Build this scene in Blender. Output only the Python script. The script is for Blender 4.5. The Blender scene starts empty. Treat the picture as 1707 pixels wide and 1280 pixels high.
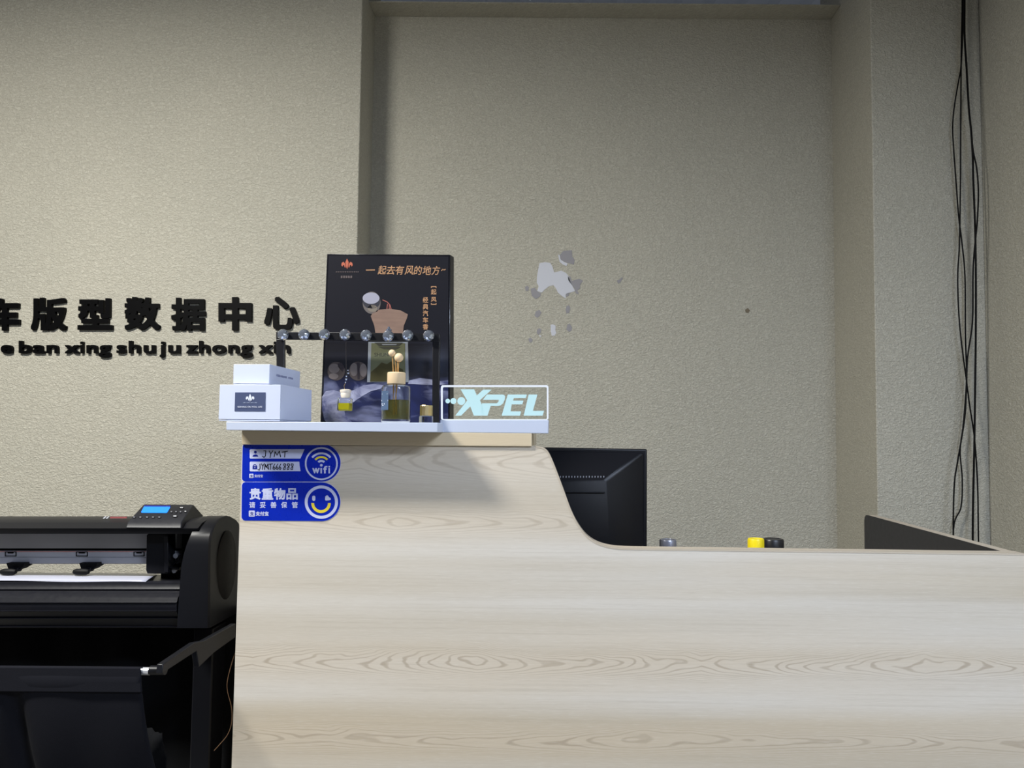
import bpy, bmesh, math, random
from mathutils import Vector, Matrix
random.seed(7)
scene = bpy.context.scene
C = scene.collection
PI = math.pi

# ------------------------------------------------------------------ camera, world, lights, exposure
F = 1233.0                      # focal length in pixels of the 1707 px wide frame
CAM = Vector((0, 0, 1.15)); TILT = math.radians(2.94); ROLL = 0.0075
PPX, PPY = 935.0, 661.0         # principal point (the photograph is a slightly off-centre crop)
cd = bpy.data.cameras.new('camera'); cam = bpy.data.objects.new('camera', cd); C.objects.link(cam)
cd.sensor_width = 36; cd.lens = F / 1707 * 36
cd.shift_x = -(PPX - 853.5) / 1707; cd.shift_y = (PPY - 640) / 1707
cam.matrix_world = Matrix.Translation(CAM) @ Matrix.Rotation(PI/2 + TILT, 4, 'X') @ Matrix.Rotation(ROLL, 4, 'Z')
R3 = cam.matrix_world.to_3x3()
scene.camera = cam

w = bpy.data.worlds.new('world'); scene.world = w; w.use_nodes = True
w.node_tree.nodes['Background'].inputs[0].default_value = (0.80, 0.86, 1.0, 1)
w.node_tree.nodes['Background'].inputs[1].default_value = 0.085

def area(name, loc, target, sx, sy, power, col):
    l = bpy.data.lights.new(name, 'AREA'); l.shape = 'RECTANGLE'; l.size = sx; l.size_y = sy
    l.energy = power; l.color = col
    o = bpy.data.objects.new(name, l); C.objects.link(o); o.location = loc
    d = Vector(target) - Vector(loc); o.rotation_euler = d.to_track_quat('-Z', 'Y').to_euler()
    return o
area('ceiling_light_left', (-1.9, 0.60, 3.02), (-1.9, 0.75, 0), 0.75, 0.25, 154, (1.0, 0.98, 0.92))
area('pendant_light_right', (1.15, -0.35, 2.35), (1.1, 0.0, 0), 0.9, 0.25, 74, (0.68, 0.79, 1.0))

scene.view_settings.view_transform = 'Standard'; scene.view_settings.look = 'None'
scene.view_settings.exposure = 0.12; scene.view_settings.gamma = 1.0
scene.view_settings.use_curve_mapping = False

# ------------------------------------------------------------------ helpers
def U(px, py, Y):
    """the place at depth Y (m from the camera plane) that the photograph shows at px, py"""
    d = R3 @ Vector(((px - PPX) / F, -(py - PPY) / F, -1.0))
    return CAM + d * (Y / d.y)
def Zpx(py, Y, px=935): return U(px, py, Y).z
def Xpx(px, Y, py=724): return U(px, py, Y).x

def s2l(c):
    return tuple(((v/255)/12.92 if v/255 <= .04045 else ((v/255+.055)/1.055)**2.4) for v in c) + (1,)

MATS = {}
def mat(name, rgb=(128, 128, 128), rough=.5, metal=0, spec=.5, trans=0, emit=None, estr=1, ior=1.45, alpha=1, coat=0, bump=None):
    if name in MATS: return MATS[name]
    m = bpy.data.materials.new(name); m.use_nodes = True; nt = m.node_tree
    b = nt.nodes['Principled BSDF']
    b.inputs['Base Color'].default_value = s2l(rgb)
    b.inputs['Roughness'].default_value = rough; b.inputs['Metallic'].default_value = metal
    b.inputs['Specular IOR Level'].default_value = spec
    b.inputs['Transmission Weight'].default_value = trans; b.inputs['IOR'].default_value = ior
    b.inputs['Alpha'].default_value = alpha; b.inputs['Coat Weight'].default_value = coat
    if emit: b.inputs['Emission Color'].default_value = s2l(emit); b.inputs['Emission Strength'].default_value = estr
    # slight procedural unevenness of every surface
    tc = nt.nodes.new('ShaderNodeNewGeometry'); n = nt.nodes.new('ShaderNodeTexNoise')
    n.inputs['Scale'].default_value = bump[0] if bump else 90; nt.links.new(tc.outputs['Position'], n.inputs['Vector'])
    if trans == 0:
        mr = nt.nodes.new('ShaderNodeMapRange'); mr.inputs[3].default_value = max(0, rough-.05); mr.inputs[4].default_value = min(1, rough+.07)
        nt.links.new(n.outputs['Fac'], mr.inputs[0]); nt.links.new(mr.outputs[0], b.inputs['Roughness'])
    if bump:
        bp = nt.nodes.new('ShaderNodeBump'); bp.inputs['Strength'].default_value = bump[1]; bp.inputs['Distance'].default_value = bump[2]
        nt.links.new(n.outputs['Fac'], bp.inputs['Height']); nt.links.new(bp.outputs[0], b.inputs['Normal'])
    MATS[name] = m
    return m

class X:
    """tiny expression builder on shader nodes"""
    nt = None
    def __init__(s, sock): s.s = sock
    @staticmethod
    def op(o, a, b=None, c=None):
        n = X.nt.nodes.new('ShaderNodeMath'); n.operation = o
        for i, v in enumerate((a, b, c)):
            if v is None: continue
            if isinstance(v, X): X.nt.links.new(v.s, n.inputs[i])
            else: n.inputs[i].default_value = v
        return X(n.outputs[0])
    def __add__(s, o): return X.op('ADD', s, o)
    def __radd__(s, o): return X.op('ADD', s, o)
    def __sub__(s, o): return X.op('SUBTRACT', s, o)
    def __rsub__(s, o): return X.op('SUBTRACT', o, s)
    def __mul__(s, o): return X.op('MULTIPLY', s, o)
    def __rmul__(s, o): return X.op('MULTIPLY', s, o)
    def __truediv__(s, o): return X.op('DIVIDE', s, o)
    def __pow__(s, o): return X.op('POWER', s, o)
def fsin(a): return X.op('SINE', a)
def fabs_(a): return X.op('ABSOLUTE', a)
def gauss(a): return X.op('EXPONENT', (a*a)*-1)
def clamp(a): 
    r = X.op('MAXIMUM', a, 0.0); return X.op('MINIMUM', r, 1.0)
def noise(vec, scale, detail=2, rough=.5, dist=0):
    n = X.nt.nodes.new('ShaderNodeTexNoise'); n.inputs['Scale'].default_value = scale
    n.inputs['Detail'].default_value = detail; n.inputs['Roughness'].default_value = rough; n.inputs['Distortion'].default_value = dist
    X.nt.links.new(vec, n.inputs['Vector']); return X(n.outputs['Fac'])
def combine(x, y, z):
    n = X.nt.nodes.new('ShaderNodeCombineXYZ')
    for i, v in enumerate((x, y, z)):
        if isinstance(v, X): X.nt.links.new(v.s, n.inputs[i])
        else: n.inputs[i].default_value = v
    return n.outputs[0]
def mix(f, a, b):
    n = X.nt.nodes.new('ShaderNodeMix'); n.data_type = 'RGBA'
    if isinstance(f, X): X.nt.links.new(f.s, n.inputs[0])
    else: n.inputs[0].default_value = f
    for i, v in ((6, a), (7, b)):
        if isinstance(v, tuple): n.inputs[i].default_value = s2l(v)
        else: X.nt.links.new(v, n.inputs[i])
    return n.outputs[2]
def begin(name, rough=.5, spec=.5):
    m = bpy.data.materials.new(name); m.use_nodes = True; X.nt = m.node_tree
    b = m.node_tree.nodes['Principled BSDF']; b.inputs['Roughness'].default_value = rough; b.inputs['Specular IOR Level'].default_value = spec
    g = X.nt.nodes.new('ShaderNodeNewGeometry'); sp = X.nt.nodes.new('ShaderNodeSeparateXYZ')
    X.nt.links.new(g.outputs['Position'], sp.inputs[0])
    MATS[name] = m
    return m, b, X(sp.outputs[0]), X(sp.outputs[1]), X(sp.outputs[2])
def setbump(b, h, strength, dist):
    bp = X.nt.nodes.new('ShaderNodeBump'); bp.inputs['Strength'].default_value = strength; bp.inputs['Distance'].default_value = dist
    X.nt.links.new(h.s, bp.inputs['Height']); X.nt.links.new(bp.outputs[0], b.inputs['Normal'])

# rough plaster wall: short worm-like ridges, slightly mottled
def wall_mat(name, c1, c2):
    m, b, x, y, z = begin(name, .62, .35)
    v = combine(x + y*1.0, y*.6, z*1.55)
    h = noise(v, 84, 3, .6, .9)
    h2 = noise(v, 190, 2, .5, .3)
    big = noise(combine(x, y, z), 2.2, 3, .5)
    fine = noise(v, 48, 2, .6)
    f = clamp((h - .36)*2.6)
    pit = clamp((h2*.5 + h*.5 - .42)*6)
    hh = f*.75 + h2*.35
    setbump(b, hh, .7, .0062)
    col = mix(clamp((fine - .35)*2.2*.35 + (big-.5)*1.3 + .25), c1, c2)
    col = mix(clamp(1 - pit)*.28, col, (120, 112, 96))
    X.nt.links.new(col, b.inputs['Base Color'])
    return m
WALL = wall_mat('beige_textured_plaster', (203, 199, 184), (194, 191, 177))

# pale oak laminate with horizontal cathedral grain
def oak(name, horiz=True, tint=(0, 0, 0)):
    m, b, x, y, z = begin(name, .42, .35)
    X0 = x
    z = z + x*.004
    wob = noise(combine(x*1.3, y*1.3, z*7), 1.6, 2)
    zz = z + (wob - .5)*.012
    streak = noise(combine(x*3.0, y*3, z*210), 1.0, 4, .65)
    pores = noise(combine(x*38, y*38, z*620), 1.0, 3, .6)
    bands = noise(combine(x*.35, y, z*9.5), 1.0, 2, .45)
    warm = noise(combine(x*.7 + 4, y, z*6.5 + 11), 1.0, 2, .5)
    col = mix(clamp((bands - .38)*3.6), (206, 200, 190), (186, 175, 156))
    col = mix(clamp((warm - .5)*4)*.55, col, (200, 184, 158))
    def cathedral(z0, hw, xc, nring, amp, col, per=.93, ab=.40):
        ph = X.op('PINGPONG', x - xc + per*8, per/2)            # 0 at the ring centres
        low = noise(combine(x*4.2 + z0*31, y, z*13), 1.0, 3, .5)
        nz = noise(combine(x*7, y, z*40), 1.0, 3, .55)
        dz = (zz - z0 + (low - .5)*.022)/hw
        s = ph/ab + dz*dz*.24 + (low - .5)*1.0 + (nz - .5)*.06
        r = fsin(s*nring)
        line = clamp((r - .42)*1.9)*(.35 + nz)
        msk = gauss(dz*.62)
        col = mix(gauss(dz*.42)*.45, col, (198, 183, 160))
        return mix(clamp(line*msk*amp), col, (150, 134, 114))
    col = cathedral(.676, .019, -.17, 50, .60, col)
    col = cathedral(.520, .015, .18, 34, .55, col, 1.3, .6)
    col = cathedral(.966, .017, -.34, 34, .40, col, 1.25, .42)
    col = cathedral(1.090, .024, -.02, 36, .38, col, .8, .35)
    col = mix(clamp((streak - .50)*4)*.22, col, (156, 143, 124))
    col = mix(clamp((pores - .54)*5)*.16, col, (226, 224, 218))
    col = mix(clamp((.44 - pores)*5)*.14, col, (150, 138, 120))
    if tint != (0, 0, 0): col = mix(.45, col, tint)
    X.nt.links.new(col, b.inputs['Base Color'])
    setbump(b, streak, .08, .0006)
    return m
OAK = oak('pale_oak_laminate')
EDGE = mat('oak_edge_band', (186, 174, 156), .5)
BOARD = oak('light_oak_board', tint=(204, 182, 138))

def newobj(name, me, parent=None):
    o = bpy.data.objects.new(name, me)
    C.objects.link(o)
    if parent is not None: o.parent = parent
    return o
ORG = {}
def thing(name, label, cat, loc, group=None):
    o = bpy.data.objects.new(name, None); C.objects.link(o); o.location = loc; o.empty_display_size = .05
    o['label'] = label; o['category'] = cat
    if group: o['group'] = group
    ORG[o.name] = Vector(loc)
    return o
def tag(o, label=None, cat=None, group=None, kind=None):
    if label: o['label'] = label
    if cat: o['category'] = cat
    if group: o['group'] = group
    if kind: o['kind'] = kind
    return o

class MB:
    def __init__(s): s.v = []; s.f = []; s.mi = []; s.mats = []
    def add(s, vs, fs, m=None):
        if m is None: m = s.mats[-1] if s.mats else MATS['oak_edge_band']
        if m not in s.mats: s.mats.append(m)
        i = len(s.v); k = s.mats.index(m)
        s.v += [Vector(p) for p in vs]
        for f in fs: s.f.append(tuple(a+i for a in f)); s.mi.append(k)
        return s
    def box(s, a, b, m=None):
        (x0, y0, z0), (x1, y1, z1) = a, b
        vs = [(x0,y0,z0),(x1,y0,z0),(x1,y1,z0),(x0,y1,z0),(x0,y0,z1),(x1,y0,z1),(x1,y1,z1),(x0,y1,z1)]
        return s.add(vs, [(0,3,2,1),(4,5,6,7),(0,1,5,4),(1,2,6,5),(2,3,7,6),(3,0,4,7)], m)
    def hexa(s, front, back, m=None):
        """front and back: four points each, same winding"""
        n = len(front)
        vs = list(front) + list(back)
        fs = [tuple(range(n)), tuple(reversed(range(n, 2*n)))] + [(i, n+i, n+(i+1) % n, (i+1) % n) for i in range(n)]
        return s.add(vs, fs, m)
    def prism(s, pts, Y, t, m=None):
        """image outline at depth Y, given thickness t away from the camera"""
        fr = [U(px, py, Y) for px, py in pts]
        return s.hexa(fr, [p + Vector((0, t, 0)) for p in fr], m)
    def sweep(s, prof, xl, xr, m=None):
        """side profile [(py, Y)] drawn from pixel column xl to xr of the nearest depth"""
        y0 = min(Y for _, Y in prof); XL = Xpx(xl, y0); XR = Xpx(xr, y0)
        a = []; b = []
        for py, Y in prof:
            for X_, L in ((XL, a), (XR, b)):
                px = PPX + X_*F/Y
                p = U(px, py, Y); L.append(Vector((X_, Y, p.z)))
        return s.hexa(a, b, m)
    def lathe(s, c, prof, seg=32, m=None, axis='Z', a0=0, a1=2*PI):
        c = Vector(c); n = len(prof); vs = []; fs = []
        for i in range(seg):
            a = a0 + (a1-a0)*i/seg
            for r, h in prof:
                if axis == 'Z': p = Vector((r*math.cos(a), r*math.sin(a), h))
                elif axis == 'X': p = Vector((h, r*math.cos(a), r*math.sin(a)))
                else: p = Vector((r*math.cos(a), h, r*math.sin(a)))
                vs.append(c + p)
        for i in range(seg):
            j = (i+1) % seg
            for k in range(n-1):
                fs.append((i*n+k, j*n+k, j*n+k+1, i*n+k+1))
        return s.add(vs, fs, m)
    def tube(s, pts, r, seg=10, m=None):
        pts = [Vector(p) for p in pts]; vs = []; fs = []
        n = len(pts)
        up = Vector((0, 1, 0))
        for i, p in enumerate(pts):
            t = (pts[min(i+1, n-1)] - pts[max(i-1, 0)]).normalized()
            u = t.cross(up)
            if u.length < .05: u = t.cross(Vector((1, 0, 0)))
            u.normalize(); v = t.cross(u)
            rr = r[i] if isinstance(r, (list, tuple)) else r
            for k in range(seg):
                a = 2*PI*k/seg; vs.append(p + (u*math.cos(a) + v*math.sin(a))*rr)
        for i in range(n-1):
            for k in range(seg):
                fs.append((i*seg+k, i*seg+(k+1) % seg, (i+1)*seg+(k+1) % seg, (i+1)*seg+k))
        fs.append(tuple(range(seg))); fs.append(tuple((n-1)*seg+k for k in range(seg)))
        return s.add(vs, fs, m)
    def flat(s, pts, Y, m=None, t=.0002):
        """printed or cut shape: image outline at depth Y, very thin"""
        return s.prism(pts, Y, t, m)
    def build(s, name, m=None, parent=None, smooth=None, bevel=0, seg=2, weld=True):
        me = bpy.data.meshes.new(name)
        org = Vector((0, 0, 0))
        if parent is not None:
            org = ORG.get(parent.name, Vector((0, 0, 0)))
        else:
            xs = [v.x for v in s.v]; ys = [v.y for v in s.v]; zs = [v.z for v in s.v]
            org = Vector(((min(xs)+max(xs))/2, (min(ys)+max(ys))/2, min(zs)))
        me.from_pydata([v - org for v in s.v], [], s.f)
        mats = [m] if m is not None else s.mats
        for q in mats: me.materials.append(q)
        if m is None: me.polygons.foreach_set('material_index', s.mi)
        bm = bmesh.new(); bm.from_mesh(me)
        if weld: bmesh.ops.remove_doubles(bm, verts=bm.verts, dist=1e-6)
        bmesh.ops.recalc_face_normals(bm, faces=bm.faces)
        bm.to_mesh(me); bm.free()
        o = newobj(name, me, parent)
        ORG[o.name] = org
        if parent is None: o.location = org
        if bevel:
            md = o.modifiers.new('bevel', 'BEVEL'); md.width = bevel; md.segments = seg; md.limit_method = 'ANGLE'; md.angle_limit = math.radians(40)
        if smooth is not None or bevel:
            me.polygons.foreach_set('use_smooth', [True]*len(me.polygons))
            me.set_sharp_from_angle(angle=math.radians(smooth if smooth else 35))
        return o

def ell(cx, cy, rx, ry=None, n=40, a0=0, a1=360):
    ry = ry or rx
    return [(cx + rx*math.cos(math.radians(a0+(a1-a0)*i/n)), cy + ry*math.sin(math.radians(a0+(a1-a0)*i/n))) for i in range(n + (0 if a1-a0 >= 360 else 1))]
def arcband(cx, cy, r0, r1, a0, a1, n=24):
    o = [(cx + r1*math.cos(math.radians(a0+(a1-a0)*i/n)), cy + r1*math.sin(math.radians(a0+(a1-a0)*i/n))) for i in range(n+1)]
    i_ = [(cx + r0*math.cos(math.radians(a0+(a1-a0)*i/n)), cy + r0*math.sin(math.radians(a0+(a1-a0)*i/n))) for i in range(n+1)]
    return o + i_[::-1]
def ring(mb, cx, cy, r0, r1, Y, m, n=48):
    for k in range(4): mb.flat(arcband(cx, cy, r0, r1, 90*k, 90*k+90, n//4), Y, m)
def ribbon(mb, pts, wd, Y, m):
    """flat pen stroke through image points"""
    for (x0, y0), (x1, y1) in zip(pts, pts[1:]):
        dx, dy = x1-x0, y1-y0; L = math.hypot(dx, dy) or 1; nx, ny = -dy/L*wd/2, dx/L*wd/2; ex, ey = dx/L*wd*.3, dy/L*wd*.3
        mb.flat([(x0-ex+nx, y0-ey+ny), (x1+ex+nx, y1+ey+ny), (x1+ex-nx, y1+ey-ny), (x0-ex-nx, y0-ey-ny)], Y, m)
def rrect(x0, y0, x1, y1, r, n=6):
    pts = []
    for cx, cy, a in ((x1-r, y0+r, -90), (x1-r, y1-r, 0), (x0+r, y1-r, 90), (x0+r, y0+r, 180)):
        for i in range(n+1):
            t = math.radians(a + 90*i/n); pts.append((cx + r*math.cos(t), cy + r*math.sin(t)))
    return pts
def spline(pts, k=8):
    out = []
    P = [Vector(p) for p in pts]
    for i in range(len(P)-1):
        p0 = P[max(i-1, 0)]; p1 = P[i]; p2 = P[i+1]; p3 = P[min(i+2, len(P)-1)]
        for j in range(k):
            t = j/k
            out.append(.5*((2*p1) + (p2-p0)*t + (2*p0-5*p1+4*p2-p3)*t*t + (3*p1-p0-3*p2+p3)*t**3))
    out.append(P[-1]); return out

# text: laid out by Blender's own built-in font, then fitted to an image box
def raw_text(s, offset=0.0, extrude=0.0, shear=0.0):
    cu = bpy.data.curves.new('t', 'FONT'); cu.body = s; cu.offset = offset; cu.extrude = extrude; cu.shear = shear; cu.resolution_u = 4
    o = bpy.data.objects.new('t', cu); C.objects.link(o)
    dg = bpy.context.evaluated_depsgraph_get(); dg.update()
    me = bpy.data.meshes.new_from_object(o.evaluated_get(dg))
    vs = [v.co.copy() for v in me.vertices]; fs = [tuple(p.vertices) for p in me.polygons]
    bpy.data.objects.remove(o); bpy.data.curves.remove(cu); bpy.data.meshes.remove(me)
    return vs, fs
def bbox(vs):
    return min(v.x for v in vs), min(v.y for v in vs), max(v.x for v in vs), max(v.y for v in vs)
def put_text(mb, s, box, Y, m, bold=0.0, thick=.0002, shear=0.0, offset=0.0):
    """s fitted to the image box (x0, y0, x1, y1); front face at depth Y, thick metres deep; bold = extra stroke in px on every side"""
    vs, fs = raw_text(s, 0, .5, shear)
    a, b, c, d = bbox(vs)
    x0, y0, x1, y1 = box; x0 += bold; x1 -= bold; y0 += bold; y1 -= bold
    sh = [(0, 0)] if bold <= 0 else [(i*bold, j*bold) for i in (-1, 0, 1) for j in (-1, 0, 1)]
    for q, (dx, dy) in enumerate(sh):
        out = []
        for v in vs:
            p = U(x0 + dx + (v.x-a)/(c-a)*(x1-x0), y1 + dy - (v.y-b)/(d-b)*(y1-y0), Y + q*.00001)
            if v.z < 0: p = p + Vector((0, thick, 0))
            out.append(p)
        mb.add(out, fs, m)
    return mb

# ------------------------------------------------------------------ the setting
YL, YR, YP = 3.00, 3.20, 2.79      # left wall, recess back wall, right pilaster
ZT = 3.02
Xc = Xpx(598, YL, 300)             # edge of the left wall
Xr = Xpx(1390, YR, 400)            # right corner of the recess
Xw = Xpx(1643, YP, 500)            # corner with the right-hand wall
ztop = Zpx(6.0, 3.09, 1000)
st = lambda o: tag(o, kind='structure')
st(MB().box((-4.2, YL, -.02), (Xc, YL+.3, 4.2), WALL).build('wall_left', bevel=.004))
st(MB().box((Xc, YR, -.02), (Xr+.02, YR+.12, ztop+.002), WALL).build('wall_back'))
st(MB().box((Xr, YP, -.02), (Xw, YP+.55, 4.2), WALL).build('wall_corner', bevel=.004))
st(MB().box((Xw, -3.9, -.02), (Xw+.15, YP+.3, 4.2), WALL).build('wall_right'))
st(MB().box((Xc+.001, 3.09, ztop), (Xr-.001, YR, ztop+.004), WALL).build('trim_1', bevel=.002))
FLOOR = mat('grey_floor_tiles', (120, 118, 114), .35)
st(MB().box((-4.2, -4, -.08), (Xw+.15, 3.35, -.02+.02), FLOOR).build('floor'))
# corrugated roof sheet high above, seen through the slit over the recess
ROOF = mat('galvanised_roof_sheet', (232, 236, 240), .6, 0)
mb = MB(); n = 90; pts = []
for i in range(n):
    x0 = -4.4 + i*.2
    pts += [(x0, .0), (x0+.10, 0), (x0+.13, -.05), (x0+.17, -.05)]
vs = []; fs = []
for k, (x, z) in enumerate(pts): vs += [(x, 3.3, 3.6+z), (x, 7.5, 4.6+z)]
for k in range(len(pts)-1): fs.append((2*k, 2*k+2, 2*k+3, 2*k+1))
mb.add(vs, fs, ROOF); st(mb.build('ceiling'))

# peeled patches on the back wall
WP = mat('exposed_white_putty', (206, 208, 216), .7); GP = mat('exposed_grey_cement', (150, 148, 152), .8); BP = mat('brown_wall_speck', (120, 110, 92), .8)
wb = bpy.data.objects['wall_back']
def Q(l): return [(840+a/3.88, 400+b/3.88) for a, b in l]
patches = [
 (WP, [(230,150),(265,143),(300,148),(315,175),(325,210),(345,205),(370,198),(400,212),(420,235),(425,260),(445,300),(460,330),(430,340),(400,350),(400,378),(375,362),(350,340),(335,310),(320,292),(290,300),(265,320),(245,340),(215,330),(225,300),(212,275),(215,230),(222,190)]),
 (WP, [(303,548),(318,545),(335,555),(333,580),(338,600),(330,617),(310,620),(303,590)]),
 (WP, [(350,92),(362,100),(368,128),(390,142),(412,152),(405,168),(380,158),(360,140)]),
 (GP, [(362,95),(385,70),(440,66),(442,105),(458,130),(452,158),(420,150),(390,140),(365,125)]),
 (GP, [(412,238),(430,235),(440,265),(470,255),(490,250),(512,265),(495,285),(490,315),(475,325),(484,352),(465,345),(455,310),(435,285),(418,262)]),
 (GP, [(172,315),(200,308),(215,330),(240,345),(235,365),(205,382),(180,360)]),
 (GP, [(135,305),(150,295),(162,305),(158,328),(142,330)]),
 (GP, [(206,462),(230,452),(242,468),(232,490),(215,503),(198,490)]),
 (GP, [(405,428),(420,420),(430,440),(422,470),(404,475),(400,450)]),
 (GP, [(410,548),(425,540),(440,562),(438,585),(420,594),(404,578)]),
 (GP, [(215,580),(230,570),(242,580),(238,600),(222,613),(212,600)]),
 (WP, [(226,612),(240,618),(236,630)]),
 (GP, [(157,640),(172,630),(186,645),(182,660),(166,664)]),
 (GP, [(730,262),(745,258),(765,238),(768,248),(755,272),(740,282)]),
 (BP, [(1560,450),(1578,440),(1592,455),(1582,472),(1564,468)]),
 (GP, [(402,348),(425,340),(418,360),(402,368)]),
]
for i, (m, l) in enumerate(patches):
    MB().prism(Q(l), YR-.0012, .0013, m).build('peeled_patch', parent=wb)

# ------------------------------------------------------------------ raised lettering on the left wall
BLK = mat('black_acrylic_lettering', (2, 2, 3), .5, spec=.12)
chars = [('车', -23, 497, 32, 551), ('版', 51, 496, 110, 550.5), ('型', 129, 497, 187, 549.5), ('数', 207, 495, 266, 550),
         ('据', 285, 496, 342, 551), ('中', 364, 495, 419, 550.5), ('心', 440, 494.5, 498, 549)]
BOLD = {'中': 2.4, '心': 1.75, '车': 2.2, '型': 1.9}
place = ['cut off by the left edge of the photo', 'second from the left in the upper row', 'third from the left in the upper row', 'fourth from the left in the upper row',
         'third from the right in the upper row', 'a box with a bar through it', 'last in the upper row, above the crystal studs']
for (c, x0, y0, x1, y1), pl in zip(chars, place):
    mb = MB(); put_text(mb, c, (x0, y0, x1, y1), YL-.013, BLK, bold=BOLD.get(c, 1.75), thick=.013)
    tag(mb.build('wall_character', weld=False), 'large black raised character on the wall, ' + pl, 'lettering', 'black raised characters in the upper row on the wall')
words_ = [('e', 1, 20), ('ban', 31, 96), ('xing', 107.5, 184), ('shu', 194, 258), ('ju', 265.5, 299.5), ('zhong', 310, 420), ('xin', 431, 483)]
ordn = ['first', 'second', 'third', 'fourth', 'fifth']
asc = raw_text('h', .0, .5)[0]; xh = raw_text('x', .0, .5)[0]
base_y, top_y = 588.8, 567.8
for wd, x0, x1 in words_:
    full = bbox(raw_text(wd, .0, .5)[0]); sc = (x1-x0)/(full[2]-full[0])
    ab = bbox(asc); sy = (base_y-top_y)/(ab[3]-ab[1])
    for i, ch in enumerate(wd):
        lv = raw_text(ch, .0, .5)[0]; lb = bbox(lv); pre = bbox(raw_text(wd[:i+1], .0, .5)[0])
        lx1 = x0 + (pre[2]-full[0])*sc; lx0 = lx1 - (lb[2]-lb[0])*sc
        ly1 = base_y - (lb[1]-ab[1])*sy; ly0 = base_y - (lb[3]-ab[1])*sy
        mb = MB(); put_text(mb, ch, (lx0, ly0, lx1, ly1), YL-.014, BLK, bold=.85, thick=.014)
        lab = 'small black raised letter %s, %s' % (ch, ('at the left photo edge' if wd == 'e' else '%s letter of the word %s under the large characters' % (ordn[i], wd)))
        tag(mb.build('wall_letter', weld=False), lab, 'lettering', 'small black raised letters in the lower row on the wall')

# ------------------------------------------------------------------ reception counter
YC = 1.56; TH = .032
XC0 = U(400, 870, YC).x
ct = thing('reception_counter', 'pale oak reception counter with a swooping front panel and raised left part', 'counter', (0, YC, 0))
curve = [(893, 743.5), (902, 744.5), (909, 748), (915, 755), (922, 770), (931, 793), (941, 820), (950, 845), (958, 863), (966, 877), (975, 889), (985, 898), (997, 905), (1012, 910), (1032, 913), (1060, 914)]
top = [(403.5, 743)] + [(p[0], p[1]) for p in spline([(a, b, 0) for a, b in curve], 3)] + [(1707, 922.5)]
fr = [U(px, py, YC) for px, py in top]
# the visible slant of the left edge carried on to the floor
bl = U(386.0, 1280, YC); tl = fr[0]; sl = (bl.x - tl.x)/(bl.z - tl.z)
outline = fr + [Vector((fr[-1].x, YC, 0)), Vector((tl.x + sl*(0 - tl.z), YC, 0))]
mb = MB(); mb.hexa(outline, [p + Vector((0, TH, 0)) for p in outline], OAK)
fp = mb.build('front_panel', parent=ct, smooth=40)
me = fp.data; me.materials.append(EDGE)
for p in me.polygons:
    if abs(p.normal.y) < .5 and p.center.z > .3: p.material_index = 1
# thin edge band line
mb = MB()
bpts = fr[:]
for a, b in zip(bpts[1:], bpts[2:]):
    t = (b-a).normalized(); nrm = Vector((t.z, 0, -t.x)); nrm = nrm if nrm.z < 0 or nrm.x < 0 else -nrm
    if (nrm.z > 0): nrm = -nrm
    k = .0035
    mb.hexa([a, b, b+nrm*k, a+nrm*k], [p + Vector((0, .002, 0)) for p in (a, b, b+nrm*k, a+nrm*k)], EDGE)
o = mb.build('edge_band', parent=ct)
for v in o.data.vertices: v.co.y -= .0006
zlow = fr[-1].z; XRC = fr[-1].x
# right-hand return panel: black inner face, oak edge on top
INN = mat('black_panel_lining', (34, 34, 38), .45)
Ya = YC + TH; Yb_ = 2.30
pt = U(1441, 857, Yb_)
xs = pt.x
zt = pt.z
mb = MB()
prof = [(Ya, .0), (Yb_, .0), (Yb_, zt-.02), (Yb_-.004, zt-.008), (Yb_-.014, zt-.001), (Yb_-.03, zt), (Ya, zlow)]
mb.hexa([Vector((xs-.001, a, b)) for a, b in prof], [Vector((xs+.001, a, b)) for a, b in prof], INN)
mb.build('panel_lining', parent=ct)
mb = MB()
mb.hexa([Vector((xs+.001, a, b)) for a, b in prof], [Vector((xs+.026, a, b)) for a, b in prof], EDGE)
mb.build('side_panel', parent=ct)
# left end panel, worktop, raised ledge boards
mb = MB(); mb.box((tl.x+.002, YC+TH, 0), (tl.x+.022, 1.86, tl.z-.002), OAK).build('side_panel', parent=ct)
mb = MB(); mb.box((tl.x+.022, YC+TH, .735), (xs-.001, 2.22, .76), OAK).build('worktop', parent=ct)
RB = U(893, 743.5, YC)
mb = MB(); mb.box((tl.x+.022, YC+TH, tl.z-.027), (RB.x, 1.86, tl.z-.002), OAK).build('raised_shelf', parent=ct)
# ledge block on top (light wood)
YB0, YB1 = 1.555, 1.85
b0 = U(403, 741, YB0); b1 = U(886.5, 744, YB0); zb0 = max(tl.z, RB.z); bt0 = U(403, 717.5, YB0); bt1 = U(886.5, 722.5, YB0)
mb = MB(); mb.hexa([b0, b1, bt1, bt0], [p + Vector((0, YB1-YB0, 0)) for p in (b0, b1, bt1, bt0)], BOARD)
mb.build('ledge_board', parent=ct, bevel=.001)
zB = (bt0.z + bt1.z)/2
def LT(x): return bt0.z + (bt1.z-bt0.z)*(x-bt0.x)/(bt1.x-bt0.x)

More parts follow.
